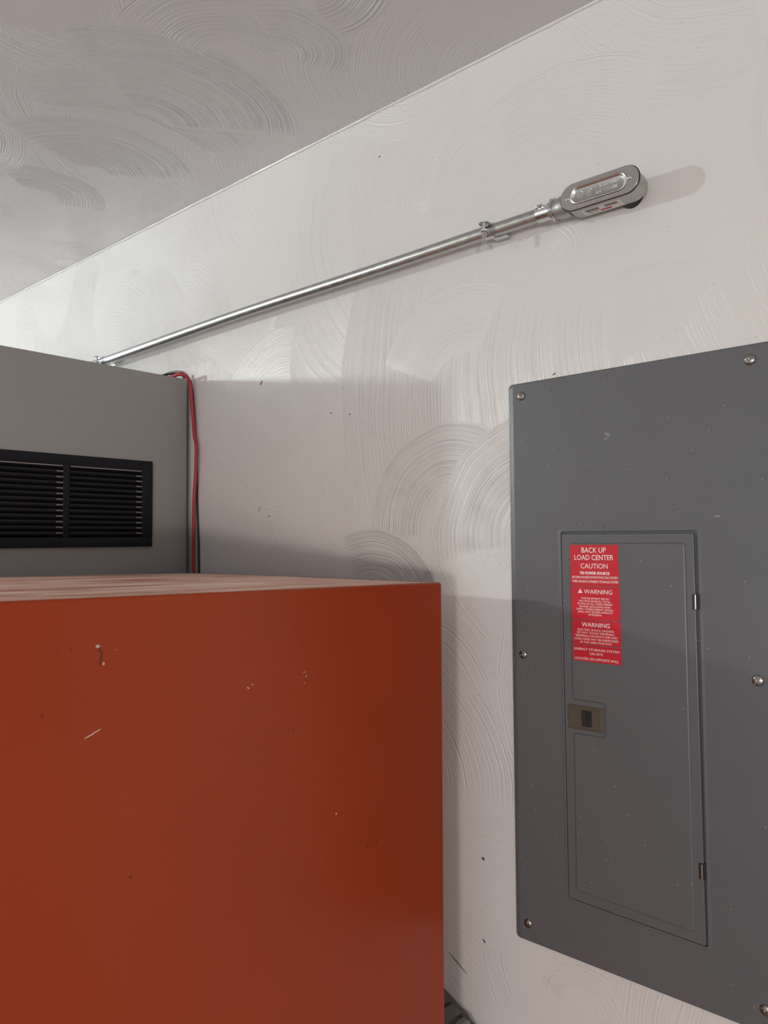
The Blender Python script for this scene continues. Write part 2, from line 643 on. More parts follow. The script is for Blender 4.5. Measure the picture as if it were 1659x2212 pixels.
k = NT('galvanised_steel')
p = k.objc()
nz = k.noise(p, 130, 4, 0.6)
k.col(k.mix(nz, (0.42, 0.425, 0.42), (0.62, 0.62, 0.61)))
k.set(k.ramp(nz, [(0.3, (0.30,) * 3), (0.7, (0.46,) * 3)]), 1.0)
M['galv'] = k.m
M['zinc'] = simple('bright_zinc', (0.62, 0.66, 0.68), 0.22, 1.0)
M['chrome'] = simple('polished_zinc', (0.66, 0.66, 0.68), 0.10, 1.0)
k = NT('cast_aluminium')
p = k.objc()
k.col(k.mix(k.noise(p, 200, 3), (0.40, 0.40, 0.395), (0.50, 0.50, 0.49)))
k.set(0.42, 0.85)
k.l(k.bump(k.noise(p, 900, 2), 0.0001), k.b.inputs['Normal'])
M['cast'] = k.m
M['cover'] = simple('stamped_aluminium', (0.60, 0.60, 0.585), 0.27, 1.0)
M['letter'] = simple('embossed_aluminium', (0.78, 0.78, 0.77), 0.35, 0.8)
M['black'] = simple('black_rubber', (0.012, 0.012, 0.014), 0.55)
M['duct_shade'] = simple('painted_duct_shade', (0.02, 0.02, 0.024), 0.8)  # shade inside the grille, put into the colour
M['navy'] = simple('black_blue_enamel', (0.0032, 0.0042, 0.0085), 0.5, 0.0, 0.3)
M['slat'] = simple('black_blue_slats', (0.0018, 0.0020, 0.0045), 0.6, 0.0, 0.25)
M['lit_lip'] = simple('painted_lit_grey', (0.22, 0.20, 0.20), 0.6)  # pale grey painted in for light in the grille gaps
M['edge'] = simple('lit_slat_edge', (0.022, 0.022, 0.028), 0.5, 0.0, 0.3)  # dimmer lit line, also put into the colour
M['red_cord'] = simple('red_cable_jacket', (0.36, 0.022, 0.030), 0.45)
M['black_cord'] = simple('black_cable_jacket', (0.012, 0.012, 0.016), 0.5)
M['grey_cord'] = simple('grey_cable_jacket', (0.22, 0.205, 0.195), 0.5)
M['sticker'] = simple('red_vinyl', (0.56, 0.012, 0.030), 0.42)
M['white_ink'] = simple('white_print', (0.86, 0.80, 0.79), 0.5)
M['pink_ink'] = simple('fine_white_print', (0.86, 0.66, 0.66), 0.5)
M['screw'] = simple('dull_steel_screw', (0.33, 0.315, 0.29), 0.30, 1.0)
M['olive'] = simple('olive_plastic', (0.086, 0.073, 0.048), 0.45)
M['olive_dark'] = simple('dark_olive_plastic', (0.035, 0.031, 0.024), 0.4)
M['paper'] = simple('white_label_paper', (0.72, 0.69, 0.68), 0.6)
M['ink'] = simple('dark_print', (0.06, 0.055, 0.06), 0.6)
M['label_red'] = simple('red_label_print', (0.50, 0.05, 0.05), 0.6)
M['hose'] = simple('dark_grey_hose', (0.105, 0.092, 0.083), 0.38)
M['hose_light'] = simple('grey_hose_band', (0.24, 0.22, 0.205), 0.42)
k = NT('concrete_floor')
p = k.pos()
k.col(k.mix(k.noise(p, 4, 5), (0.24, 0.185, 0.15), (0.32, 0.25, 0.21)))
k.set(0.6)
M['floor'] = k.m
M['plain'] = simple('plain_painted_wall', (0.60, 0.57, 0.55), 0.6)
M['brown'] = simple('brown_wood_door', (0.16, 0.065, 0.035), 0.5)

# ------------------------------------------------------------------ room shell
ZC = H0 + 0.7764
X0, X1, Y1 = -5.2, 3.4, -5.0


def shell(name, c, s, m):
    bm = bmesh.new()
    box(bm, c, s)
    return tag(obj(name, bm, m, smooth=False), kind='structure')


shell('wall_front', ((X0 + X1) / 2, 0.06, ZC / 2), (X1 - X0 + 0.24, 0.12, ZC), M['wall'])
shell('ceiling', ((X0 + X1) / 2, Y1 / 2 + 0.06, ZC + 0.05), (X1 - X0 + 0.24, -Y1 + 0.24, 0.10), M['ceiling'])
shell('floor', ((X0 + X1) / 2, Y1 / 2, -0.05), (X1 - X0 + 0.24, -Y1 + 0.24, 0.10), M['floor'])
shell('wall_left', (X0 - 0.06, Y1 / 2, ZC / 2), (0.12, -Y1, ZC), M['plain'])
bm = bmesh.new()
for yy, zz, sy_, sz_ in ((-1.9, 1.94, 1.16, 0.06), (-1.9, 0.76, 1.16, 0.06), (-2.45, 1.35, 0.06, 1.12), (-1.35, 1.35, 0.06, 1.12), (-1.9, 1.35, 0.03, 1.12)):
    box(bm, (X0 + 0.035, yy, zz), (0.05, sy_, sz_))
tag(obj('added_window_1', bm, M['plain'], smooth=False), kind='structure')  # unseen frame made up to go round the added fill light
shell('wall_right', (X1 + 0.06, Y1 / 2, ZC / 2), (0.12, -Y1, ZC), M['plain'])
# back wall beside the open garage doorway
shell('wall_back', (-3.3, Y1 - 0.06, ZC / 2), (3.8, 0.12, ZC), M['plain'])
shell('wall_back_lintel', (1.0, Y1 - 0.06, ZC - 0.20), (4.8, 0.12, 0.40), M['plain'])

# caulk bead / paint ridge along the wall-ceiling corner
bm = bmesh.new()
rnd = random.Random(3)
pts = []
for i in range(220):
    x = X0 + 0.05 + (X1 - X0 - 0.1) * i / 219
    pts.append((x, -0.0012, ZC - 0.0012 + rnd.uniform(-0.0006, 0.0006)))
sweep(bm, pts, [0.0026 + rnd.uniform(-0.0006, 0.0008) for _ in pts], 8)
tag(obj('trim_1', bm, M['wall']), kind='structure')

# ------------------------------------------------------------------ tall orange steel cabinet
phi = math.radians(6)
ev = Vector((-math.sin(phi), -math.cos(phi), 0))       # along the front, away from the wall
sv = Vector((-math.cos(phi), math.sin(phi), 0))        # into depth
TOPC = Vector((-0.6655, -0.10, H0 - 0.0665))           # front corner by the wall, at the top
xe = (ev + Vector((0, 0, 0.0145))).normalized()
ys = (sv - Vector((0, 0, 0.0120))).normalized()
zn = ys.cross(xe).normalized()
if zn.z < 0:
    zn = -zn
ys = zn.cross(xe).normalized()
if ys.dot(sv) < 0:
    ys = -ys
W_, D_, HT = 1.0, 0.715, 1.555
root = empty('metal_cabinet', (0, 0, 0), 'tall orange painted steel cabinet with a dusty top, filling the lower left', 'cabinet')
mw = Matrix((xe, ys, zn)).transposed().to_4x4()
mw.translation = TOPC
root.matrix_world = mw
bm = bmesh.new()


def rrect(x0, x1, y0, y1, r, z, seg=4):
    q = rquad([(x0, y1), (x1, y1), (x1, y0), (x0, y0)], r, 0, seg)
    return [(a[0], a[2], z) for a in q]


# shell: rounded vertical corners and a small radius at the top edge
loops = []
loops.append(rrect(0.02, W_ - 0.02, 0.02, D_ - 0.02, 0.006, -HT))
loops.append(rrect(0.0, W_, 0.0, D_, 0.005, -HT + 0.002))
loops.append(rrect(0.0, W_, 0.0, D_, 0.005, -0.0040))
loops.append(rrect(0.0012, W_ - 0.0012, 0.0012, D_ - 0.0012, 0.0042, -0.0012))
loops.append(rrect(0.0030, W_ - 0.0030, 0.0030, D_ - 0.0030, 0.004, -0.0002))
loops.append(rrect(0.0060, W_ - 0.0060, 0.0060, D_ - 0.0060, 0.004, -0.0006))
loft(bm, loops)
obj('body', bm, M['orange'], root, angle=50)
bm = bmesh.new()
N = 26
g = [[None] * (N + 1) for _ in range(N + 1)]
for i in range(N + 1):
    for j in range(N + 1):
        u, v = i / N, j / N
        z = 0.0007 + 0.0075 * math.sin(math.pi * u) ** 0.8 * math.sin(math.pi * min(1, v * 0.94 + 0.06)) ** 0.8 * (0.35 + 0.65 * v)
        if i in (0, N) or j in (0, N):
            z = -0.0015
        g[i][j] = bm.verts.new((0.0028 + u * (W_ - 0.0056), 0.0028 + v * (D_ - 0.0056), z))
for i in range(N):
    for j in range(N):
        bm.faces.new((g[i][j], g[i + 1][j], g[i + 1][j + 1], g[i][j + 1]))
tag(obj('top_panel', bm, M['dusty'], root, angle=60), 'dusty rust-pink top sheet with pale streaks')
for fx in (0.07, W_ - 0.07):
    for fy in (0.07, D_ - 0.07):
        bm = bmesh.new()
        foot = mw @ Vector((fx, fy, -HT))
        ln = foot.z / zn.z
        lathe(bm, [(0, 0.022), (ln - 0.0, 0.022)], (fx, fy, -HT), (0, 0, -1), 20)
        obj('foot', bm, M['black'], root)

# ------------------------------------------------------------------ tall grey cabinet with vent grille
XC = -1.4465
root = empty('utility_cabinet', (XC, -0.0125, 0), 'tall grey painted cabinet with a black vent grille, behind the orange cabinet', 'cabinet')
bm = bmesh.new()
CW, CD, CH = 0.62, 0.62, H0 + 0.3645
# local frame: x in front-normal direction, y toward wall
loops = []
for z, ins in ((0.0, 0.0), (CH - 0.0015, 0.0), (CH - 0.0004, 0.0004), (CH, 0.0015)):
    lp = []
    cor = [(-CD, 0), (0, 0), (0, -CW), (-CD, -CW)]
    lp = [(q[0], q[2], z) for q in rquad(inset([(-CD, 0), (0, 0), (0, -CW), (-CD, -CW)], ins), 0.009, 0, 6)]
    loops.append(lp)
loft(bm, loops)
obj('body', bm, M['cabinet'], root, angle=45)
# grille (y here is world y + 0.0125)
oy = 0.0125
gy1, gy0 = -0.1076 + oy, -0.4930 + oy
gz1, gz0 = H0 + 0.1687, H0 - 0.0157
secs = [(-0.2931 + oy, -0.1345 + oy), (-0.4657 + oy, -0.3072 + oy)]
sz0, sz1 = H0 + 0.0035, H0 + 0.1475
grille = bmesh.new()
T = 0.006
# frame pieces (rim slightly dished toward the edge)
box(grille, (T / 2, (gy0 + gy1) / 2, (gz1 + sz1) / 2), (T, gy1 - gy0, gz1 - sz1), bevel=0.0012)
box(grille, (T / 2, (gy0 + gy1) / 2, (gz0 + sz0) / 2), (T, gy1 - gy0, sz0 - gz0), bevel=0.0012)
box(grille, (T / 2, (gy1 + secs[0][1]) / 2, (sz0 + sz1) / 2), (T, gy1 - secs[0][1], sz1 - sz0 + 0.004), bevel=0.0008)
box(grille, (T / 2, (secs[0][0] + secs[1][1]) / 2, (sz0 + sz1) / 2), (T, secs[0][0] - secs[1][1], sz1 - sz0 + 0.004), bevel=0.0008)
box(grille, (T / 2, (gy0 + secs[1][0]) / 2, (sz0 + sz1) / 2), (T, secs[1][0] - gy0, sz1 - sz0 + 0.004), bevel=0.0008)
for sy in (gy1 - 0.010,):
    lathe(grille, [(0, 0.0035), (0.0012, 0.003), (0.0016, 0.001)], (T, sy, H0 + 0.082), (1, 0, 0), 14)
gf = obj('vent_grille', grille, M['navy'], root, angle=40)
tag(gf, 'black louvred vent grille with two banks of slats')
bm = bmesh.new()
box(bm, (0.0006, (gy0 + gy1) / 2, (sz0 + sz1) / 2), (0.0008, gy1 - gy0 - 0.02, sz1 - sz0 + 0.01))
obj('dark_backing', bm, M['duct_shade'], gf, smooth=False)  # flat dark sheet in place of the shaded duct; no hole is cut
bm = bmesh.new()
NS = 13
pit = (sz1 - sz0) / NS
for (a, b) in secs:
    for i in range(NS):
        zt = sz0 + pit * (i + 1)
        # blade: starts at the face at the top and runs down and inwards
        y0, y1_ = a, b
        prof = [(T + 0.0008, zt - 0.0022), (T + 0.0012, zt - 0.0050), (T * 0.35, zt - pit + 0.0012), (T * 0.30, zt - pit + 0.0022),
                (T - 0.0004, zt - 0.0040), (T - 0.0004, zt - 0.0022)]
        loft(bm, [[(x, y0, z) for x, z in prof], [(x, y1_, z) for x, z in prof]])
        # lit interior at the cut-out ends, put into the pale lip colour
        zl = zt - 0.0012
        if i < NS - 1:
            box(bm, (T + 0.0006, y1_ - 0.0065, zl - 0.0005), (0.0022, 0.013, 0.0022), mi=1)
            box(bm, (T - 0.0016, (y0 + y1_) / 2, zl - 0.0004), (0.0010, y1_ - y0, 0.0006), mi=2)  # thin lit line along the slat, painted lighter
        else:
            box(bm, (T + 0.0004, (y0 + y1_) / 2, zl - 0.0006), (0.0022, y1_ - y0 - 0.002, 0.0022), mi=1)  # bright strip of the top gap, light put into the colour
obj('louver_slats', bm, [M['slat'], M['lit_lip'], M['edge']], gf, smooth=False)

# ------------------------------------------------------------------ cables down the wall beside the grey cabinet


def cable(name, pts, r, m, label):
    bm = bmesh.new()
    sweep(bm, catmull(pts, 7), r, 12)
    return tag(obj(name, bm, m), label, 'cable')


red = [(-1.70, -0.030, H0 + 0.3690), (-1.60, -0.033, H0 + 0.3690), (-1.53, -0.037, H0 + 0.3690), (-1.485, -0.0410, H0 + 0.3690), (-1.4600, -0.0430, H0 + 0.3700), (-1.4419, -0.0420, H0 + 0.3712),
       (-1.4325, -0.0380, H0 + 0.3700), (-1.4263, -0.0300, H0 + 0.3641), (-1.4271, -0.0220, H0 + 0.3497), (-1.4292, -0.0180, H0 + 0.3295),
       (-1.4268, -0.0145, H0 + 0.2768), (-1.4233, -0.0130, H0 + 0.2345), (-1.4168, -0.0125, H0 + 0.2077), (-1.4182, -0.0125, H0 + 0.1502),
       (-1.4248, -0.0125, H0 + 0.0667), (-1.4257, -0.0125, H0 - 0.0751), (-1.4257, -0.0125, H0 - 0.5), (-1.4257, -0.0125, 0.3), (-1.4257, -0.0125, 0.0045)]
cable('red_cable', red, 0.0040, M['red_cord'], 'red cable looping over the grey cabinet top and down the wall')
blk = [(-1.72, -0.064, H0 + 0.3677), (-1.62, -0.064, H0 + 0.3677), (-1.540, -0.062, H0 + 0.3680), (-1.507, -0.056, H0 + 0.3725), (-1.483, -0.042, H0 + 0.3780),
       (-1.470, -0.024, H0 + 0.3785), (-1.457, -0.0075, H0 + 0.3690), (-1.450, -0.0034, H0 + 0.352), (-1.444, -0.0028, H0 + 0.32), (-1.4370, -0.0027, H0 + 0.25), (-1.4290, -0.0026, H0 + 0.15),
       (-1.4270, -0.0026, H0 + 0.09), (-1.4235, -0.0026, H0 + 0.03), (-1.4190, -0.0026, H0 - 0.0755), (-1.4180, -0.0026, H0 - 0.5), (-1.4180, -0.0026, 0.0035)]
cable('black_cable', blk, 0.0023, M['black_cord'], 'thin black cable running down the wall beside the red cable')
gry = [(-1.75, -0.019, H0 + 0.3690), (-1.66, -0.019, H0 + 0.3690), (-1.600, -0.0165, H0 + 0.3740), (-1.5600, -0.012, H0 + 0.3870), (-1.5300, -0.0085, H0 + 0.3925), (-1.5000, -0.0065, H0 + 0.3915),
       (-1.482, -0.0062, H0 + 0.384), (-1.475, -0.0060, H0 + 0.362), (-1.478, -0.006, H0 + 0.335), (-1.482, -0.006, H0 + 0.2), (-1.484, -0.006, 0.6), (-1.484, -0.006, 0.004)]
cable('grey_cable', gry, 0.0034, M['grey_cord'], 'grey cable arching over the grey cabinet corner behind the red cable')

# ------------------------------------------------------------------ conduit run
RC = 0.0098
axis_pts = [(-0.535, -0.033, H0 + 0.4735), (-0.67, -0.033, H0 + 0.4725), (-0.88, -0.033, H0 + 0.4705), (-1.27, -0.033, H0 + 0.4690), (-1.77, -0.032, H0 + 0.4600),
            (-2.4, -0.032, H0 + 0.452), (-3.4, -0.032, H0 + 0.44)]
bm = bmesh.new()
cp = catmull(axis_pts, 6)
sweep(bm, cp, RC, 40)
tag(obj('electrical_conduit', bm, M['galv']), 'long galvanised steel conduit pipe running along the wall below the ceiling', 'pipe')


def axis_at(x):
    for a, b in zip(cp[:-1], cp[1:]):
        if b.x <= x <= a.x:
            t = (x - a.x) / (b.x - a.x)
            return a.lerp(b, t), (a - b).normalized()
    return cp[-1], (cp[-2] - cp[-1]).normalized()


def clamp(x, label):
    p, d = axis_at(x)
    root = empty('conduit_clamp', (p.x, p.y, p.z), label, 'clamp', 'pipe clamps on the conduit')
    root.rotation_euler = d.to_track_quat('X', 'Z').to_euler()
    # local: x along pipe, z up, -y to the room
    bm = bmesh.new()
    wd = 0.0075
    R1, R2 = RC + 0.0003, RC + 0.0016
    # ears at the upper front side; strap wraps the pipe from ear to ear
    a0, a1 = math.radians(112), math.radians(112 + 322)
    n = 40
    la, lb = [], []
    for s in (-wd, wd):
        inn = [(s, -R1 * math.sin(a0 + (a1 - a0) * i / n), R1 * math.cos(a0 + (a1 - a0) * i / n)) for i in range(n + 1)]
        out = [(s, -R2 * math.sin(a0 + (a1 - a0) * i / n), R2 * math.cos(a0 + (a1 - a0) * i / n)) for i in range(n + 1)]
        la.append(inn)
        lb.append(out)
    rows = [la[0], la[1], lb[1], lb[0]]
    vs = [[bm.verts.new(q) for q in r_] for r_ in rows]
    for j in range(4):
        r0_, r1_ = vs[j], vs[(j + 1) % 4]
        for i in range(n):
            bm.faces.new((r0_[i], r0_[i + 1], r1_[i + 1], r1_[i]))
    # two ears reaching out into the room
    for zz, tilt in ((0.0062, 0.10), (-0.0045, -0.06)):
        pr = [(-0.0075, 0), (-0.0095, -0.006), (-0.0075, -0.0135), (0.0, -0.0175), (0.0075, -0.0135), (0.0095, -0.006), (0.0075, 0)]
        up_ = [(a, -RC * 0.86 + b, zz + tilt * b * -1) for a, b in pr]
        dn = [(a, b, z - 0.0013) for a, b, z in up_]
        loft(bm, [up_, dn])
    # foot block against the wall
    box(bm, (0.010, 0.0165, -0.0075), (0.024, 0.0120, 0.0016))
    box(bm, (0.010, 0.0225, -0.001), (0.024, 0.0014, 0.016))
    box(bm, (0.000, 0.0150, 0.0), (0.012, 0.016, 0.0014))
    obj('strap', bm, M['zinc'], root, angle=30)
    bm = bmesh.new()
    bo = (0.0, -0.0180, 0.0)
    lathe(bm, [(-0.0270, 0.0018), (-0.0265, 0.0026), (0.0085, 0.0026)], bo, (0, 0, 1), 16)
    lathe(bm, [(0.0075, 0.0044), (0.0100, 0.0044), (0.0106, 0.0036), (0.0106, 0.001)], bo, (0, 0, 1), 6)
    for i in range(16):
        lathe(bm, [(-0.0255 + i * 0.0011, 0.0026), (-0.0250 + i * 0.0011, 0.0030), (-0.0245 + i * 0.0011, 0.0026)], bo, (0, 0, 1), 14, cap=False)
    obj('bolt', bm, M['zinc'], root, angle=30)
    bm = bmesh.new()
    lathe(bm, [(-0.0095, 0.0024), (-0.0095, 0.0043), (-0.0062, 0.0043), (-0.0062, 0.0024)], bo, (0, 0, 1), 6, cap=False)
    obj('nut', bm, M['zinc'], root, smooth=False)
    return root


clamp(-0.618, 'zinc pipe clamp with long bolt on the conduit nearest the oval elbow')
clamp(-1.797, 'zinc pipe clamp on the far end of the conduit just above the grey cabinet')

# connector between pipe and conduit body
root = empty('conduit_connector', (-0.520, -0.033, H0 + 0.4737), 'shiny set-screw connector joining the long conduit to the oval elbow', 'pipe fitting')
bm = bmesh.new()
lathe(bm, [(-0.0150, 0.0101), (-0.0150, 0.0114), (-0.0142, 0.0118), (0.0050, 0.0118), (0.0058, 0.0122), (0.0070, 0.0140), (0.0086, 0.0143), (0.0096, 0.0128)], (0, 0, 0), (1, 0, 0), 40)
obj('sleeve', bm, M['chrome'], root, angle=40)
bm = bmesh.new()
lathe(bm, [(0.0098, 0.012), (0.0100, 0.0152), (0.0108, 0.0158), (0.0126, 0.0158), (0.0132, 0.0150), (0.0132, 0.012)], (0, 0, 0), (1, 0, 0), 28)
for kk in range(8):
    a = kk * math.pi / 4
    box(bm, (0.0117, 0.0158 * math.cos(a), 0.0158 * math.sin(a)), (0.0030, 0.0026, 0.0042), m=Matrix.Rotation(a, 4, 'X'))
obj('lock_nut', bm, M['zinc'], root, angle=30)
bm = bmesh.new()
d_ = Vector((0, -0.80, 0.60)).normalized()
lathe(bm, [(0.0105, 0.0030), (0.0140, 0.0030), (0.0150, 0.0022), (0.0150, 0.0008), (0.0142, 0.0005)], (-0.0105, 0, 0), d_, 14)
lathe(bm, [(0.0105, 0.0024), (0.0135, 0.0024), (0.0142, 0.0016)], (-0.0050, 0, 0.0012), d_, 12)
obj('set_screw', bm, M['zinc'], root, angle=30)


# ------------------------------------------------------------------ conduit body (right-angle fitting entering the wall)
def slot_head(r, hgt, ang, cross=True, slot_w=0.0013):
    a = bmesh.new()
    prof = [(0, r), (hgt * 0.25, r)]
    for i in range(1, 9):
        t = i / 8 * math.pi / 2
        prof.append((hgt * 0.25 + hgt * 0.75 * math.sin(t), max(r * math.cos(t), 0.0001)))
    lathe(a, prof, (0, 0, 0), (0, -1, 0), 40)
    b = bmesh.new()
    rm = Matrix.Rotation(ang, 4, 'Y')
    box(b, (0, -hgt, 0), (r * 2.4, hgt * 0.95, slot_w), m=rm)
    out = bool_cut(a, b)
    if cross:
        b = bmesh.new()
        box(b, (0, -hgt * 1.02, 0), (r * 0.50, hgt * 1.25, r * 0.50), m=Matrix.Rotation(ang + math.pi / 4 + 0.02, 4, 'Y'))
        out = bool_cut(out, b)
    return out


BC = Vector((-0.4327, 0, H0 + 0.4748))
YF = -0.0520                        # face of the cover
root = empty('conduit_elbow', BC, 'silver oval conduit elbow with screwed cover and barcode label, at the pipe end', 'pipe fitting')
LO, RO = 0.0376, 0.0188
bm = bmesh.new()
loft(bm, [obround(LO - 0.001, RO - 0.0015, -0.0165), obround(LO - 0.0004, RO - 0.0008, -0.0185), obround(LO - 0.0002, RO - 0.0006, -0.022), obround(LO, RO, YF + 0.0032)], True, True)
# squared flat flank carrying the label, and the neck toward the pipe
box(bm, (-0.006, -0.034, -0.0100), (0.070, 0.028, 0.0178), bevel=0.0008)
lathe(bm, [(0.0, 0.0155), (0.012, 0.0155), (0.0145, 0.0150), (0.018, 0.0142), (0.024, 0.0142), (0.0245, 0.011)], (-0.050, -0.033, -0.0012), (-1, 0, 0), 36)
obj('housing', bm, M['cast'], root, angle=40)
bm = bmesh.new()
lathe(bm, [(0.0, 0.0150), (0.013, 0.0162), (0.0175, 0.0162)], (0.0265, -0.0185, -0.0020), (0, 1, 0), 32)
tag(obj('wall_hub', bm, M['black'], root), 'hub entering the wall, painted dark for the shaded gap')  # black stands in for shade in the gap behind the housing
bm = bmesh.new()
loft(bm, [obround(LO + 0.0006, RO + 0.0006, YF + 0.0034), obround(LO + 0.0008, RO + 0.0008, YF + 0.0020)])
obj('gasket', bm, M['black'], root)
bm = bmesh.new()
lp = [(LO, RO + 0.0002, YF + 0.0020), (LO, RO + 0.0003, YF + 0.0006), (LO, RO - 0.0004, YF),
      (0.0290, 0.0130, YF), (0.0288, 0.0122, YF - 0.0014), (0.0286, 0.0112, YF - 0.0018), (0.0282, 0.0100, YF - 0.0012), (0.0278, 0.0088, YF + 0.0006), (0.0276, 0.0080, YF + 0.0010)]
loft(bm, [obround(a, b, y) for a, b, y in lp])
cov = obj('cover', bm, M['cover'], root, angle=30)
for sx, an in ((-0.0455, 0.6), (0.0440, 0.2)):
    b_ = slot_head(0.0030, 0.0018, an, False, 0.0009)
    bmesh.ops.translate(b_, vec=(sx, YF - 0.0001, 0.0012 if sx > 0 else -0.001), verts=b_.verts)
    obj('cover_screw', b_, M['chrome'], root, angle=30)
# embossed writing on the cover floor
bm = bmesh.new()
yt = YF + 0.0009
text_into(bm, 'E 204093', 0.0020, 0.0275, 0.0015, 0.0058, yt, 0.0005)
text_into(bm, '3/4" COVER', -0.0040, 0.0275, -0.0056, -0.0013, yt, 0.0005)
text_into(bm, 'UL', -0.0292, -0.0250, -0.0020, 0.0022, yt, 0.0005)
text_into(bm, 'SP', -0.0150, -0.0112, -0.0018, 0.0022, yt, 0.0005)
for cx, arc in ((-0.0271, 2 * math.pi), (-0.0131, 1.6 * math.pi)):
    n = 28
    pts = [(cx + 0.0042 * math.cos(0.5 + arc * i / n), yt - 0.0001, 0.0001 + 0.0046 * math.sin(0.5 + arc * i / n)) for i in range(n + 1)]
    sweep(bm, pts, 0.00032, 6)
obj('embossed_lettering', bm, M['letter'], cov, smooth=False)
# barcode label on the lower flank
bm = bmesh.new()
zl = -0.01905
box(bm, (-0.003, -0.0310, zl), (0.056, 0.0200, 0.0002))
lab = tag(obj('product_label', bm, M['paper'], root, smooth=False), 'white barcode label with a red strip')
bm = bmesh.new()
x = -0.026
for i in range(15):
    wdt = rnd.choice((0.0004, 0.0007, 0.0010))
    box(bm, (x, -0.0355, zl - 0.0002), (wdt, 0.0075, 0.0001))
    x += wdt + rnd.choice((0.0004, 0.0006))
for j, y in enumerate((-0.0385, -0.0368, -0.0351, -0.0334)):
    for i in range(7):
        box(bm, (0.003 + i * 0.0026, y, zl - 0.0002), (0.0022, 0.0010, 0.0001))
for i in range(5):
    box(bm, (-0.024 + i * 0.003, -0.0275, zl - 0.0002), (0.0024, 0.0011, 0.0001))
obj('label_print', bm, M['ink'], lab, smooth=False)
bm = bmesh.new()
box(bm, (0.000, -0.0270, zl - 0.0002), (0.016, 0.0042, 0.0001))
obj('red_strip', bm, M['label_red'], lab, smooth=False)

# ------------------------------------------------------------------ electrical panel
PX, PZ = -0.58605, -0.17905
root = empty('breaker_box', (PX, 0, H0 + PZ), 'grey steel electrical panel cover with hinged door and red warning stickers', 'electrical panel', rot=(0, -0.0046, 0))
YP = -0.0066
DY = -0.0088                       # door skin
outer = [(-0.0182, 0.4150), (0.3575, 0.4170), (0.3575, -0.4245), (-0.0188, -0.4240)]
door_q = [(0.0680, 0.1860), (0.2612, 0.1850), (0.2622, -0.3428), (0.0700, -0.3388)]
bm = bmesh.new()
SEG = 5
loops = [rquad(inset(outer, 0.0010), 0.006, 0.0, SEG),
         rquad(outer, 0.0065, -0.0032, SEG),
         rquad(inset(outer, 0.0006), 0.0062, -0.0046, SEG),
         rquad(inset(outer, 0.0085, 0.0085, 0.0022, 0.0022), 0.0050, YP, SEG),
         rquad(inset(outer, 0.0092, 0.0092, 0.0030, 0.0030), 0.0050, YP, SEG),
         rquad(inset(outer, 0.0110, 0.0110, 0.0050, 0.0050), 0.0050, YP, SEG),
         rquad(inset(door_q, -0.0060), 0.006, YP, SEG),
         rquad(inset(door_q, -0.0036), 0.005, YP, SEG),
         rquad(inset(door_q, -0.0018), 0.0045, YP - 0.0007, SEG),
         rquad(inset(door_q, -0.0004), 0.004, YP - 0.0002, SEG),
         rquad(door_q, 0.0038, -0.0030, SEG),
         rquad(inset(door_q, 0.002), 0.003, -0.0026, SEG)]
loft(bm, loops)
obj('cover_plate', bm, M['enamel'], root, angle=50)

# door: skin, then the raised field with the notch round the latch
root_door = root
bm = bmesh.new()
dq = inset(door_q, 0.0012, 0.0040, 0.0030, 0.0010)
dq[2] = (dq[2][0] + 0.0022, dq[2][1])
loft(bm, [rquad(dq, 0.0030, -0.0032, SEG), rquad(dq, 0.0030, DY + 0.0012, SEG), rquad(inset(dq, 0.0003), 0.0030, DY + 0.0004, SEG), rquad(inset(dq, 0.0010), 0.0030, DY, SEG)])


def rounded_poly(pts, r, seg=4):
    out = []
    n = len(pts)
    for i in range(n):
        p = Vector(pts[i])
        a = (Vector(pts[i - 1]) - p).normalized()
        b = (Vector(pts[(i + 1) % n]) - p).normalized()
        for kq in range(seg + 1):
            t = kq / seg
            q = (1 - t) ** 2 * (p + a * r) + 2 * t * (1 - t) * p + t * t * (p + b * r)
            out.append(q)
    return out


field = [(0.0815, 0.1700), (0.2470, 0.1695), (0.2482, -0.3290), (0.0832, -0.3235), (0.0836, -0.1012), (0.1312, -0.1008), (0.1312, -0.0548), (0.0826, -0.0548)]


def raised(bm, poly, r, y0, h, ch):
    pts = rounded_poly(poly, r)
    n = len(pts)
    # offset inwards by ch using averaged normals
    area2 = sum(pts[i].x * pts[(i + 1) % n].y - pts[(i + 1) % n].x * pts[i].y for i in range(n))
    sg = 1 if area2 > 0 else -1
    ins = []
    for i in range(n):
        d1 = (pts[i] - pts[i - 1])
        d2 = (pts[(i + 1) % n] - pts[i])
        d = (d1.normalized() + d2.normalized()).normalized()
        nn = Vector((-d.y, d.x)) * sg
        ins.append(pts[i] + nn * ch)
    a = [(q.x, y0, q.y) for q in pts]
    m_ = [((q.x + s.x) / 2, y0 - h * 0.75, (q.y + s.y) / 2) for q, s in zip(pts, ins)]
    b = [(q.x, y0 - h, q.y) for q in ins]
    ra = [bm.verts.new(v) for v in a]
    rm_ = [bm.verts.new(v) for v in m_]
    rb = [bm.verts.new(v) for v in b]
    for p_, q_ in ((ra, rm_), (rm_, rb)):
        for i in range(n):
            j = (i + 1) % n
            bm.faces.new((p_[i], p_[j], q_[j], q_[i]))
    for tri in tessellate_polygon([[v.co for v in rb]]):
        bm.faces.new([rb[i] for i in tri])


raised(bm, field, 0.0045, DY + 0.0001, 0.0021, 0.0024)
door = obj('door', bm, M['enamel'], root, angle=19)
FY = DY - 0.0020                   # face of the raised field
# knockout mark
bm = bmesh.new()
pts = []
for i in range(37):
    a = i * 2 * math.pi / 36
    pts.append((0.0957 + min(0.0075 * math.cos(a), 0.0062), FY - 0.00002, -0.0399 + 0.0086 * math.sin(a)))
sweep(bm, pts, 0.00016, 6, cap=False)
obj('knockout_ring', bm, M['enamel'], door)
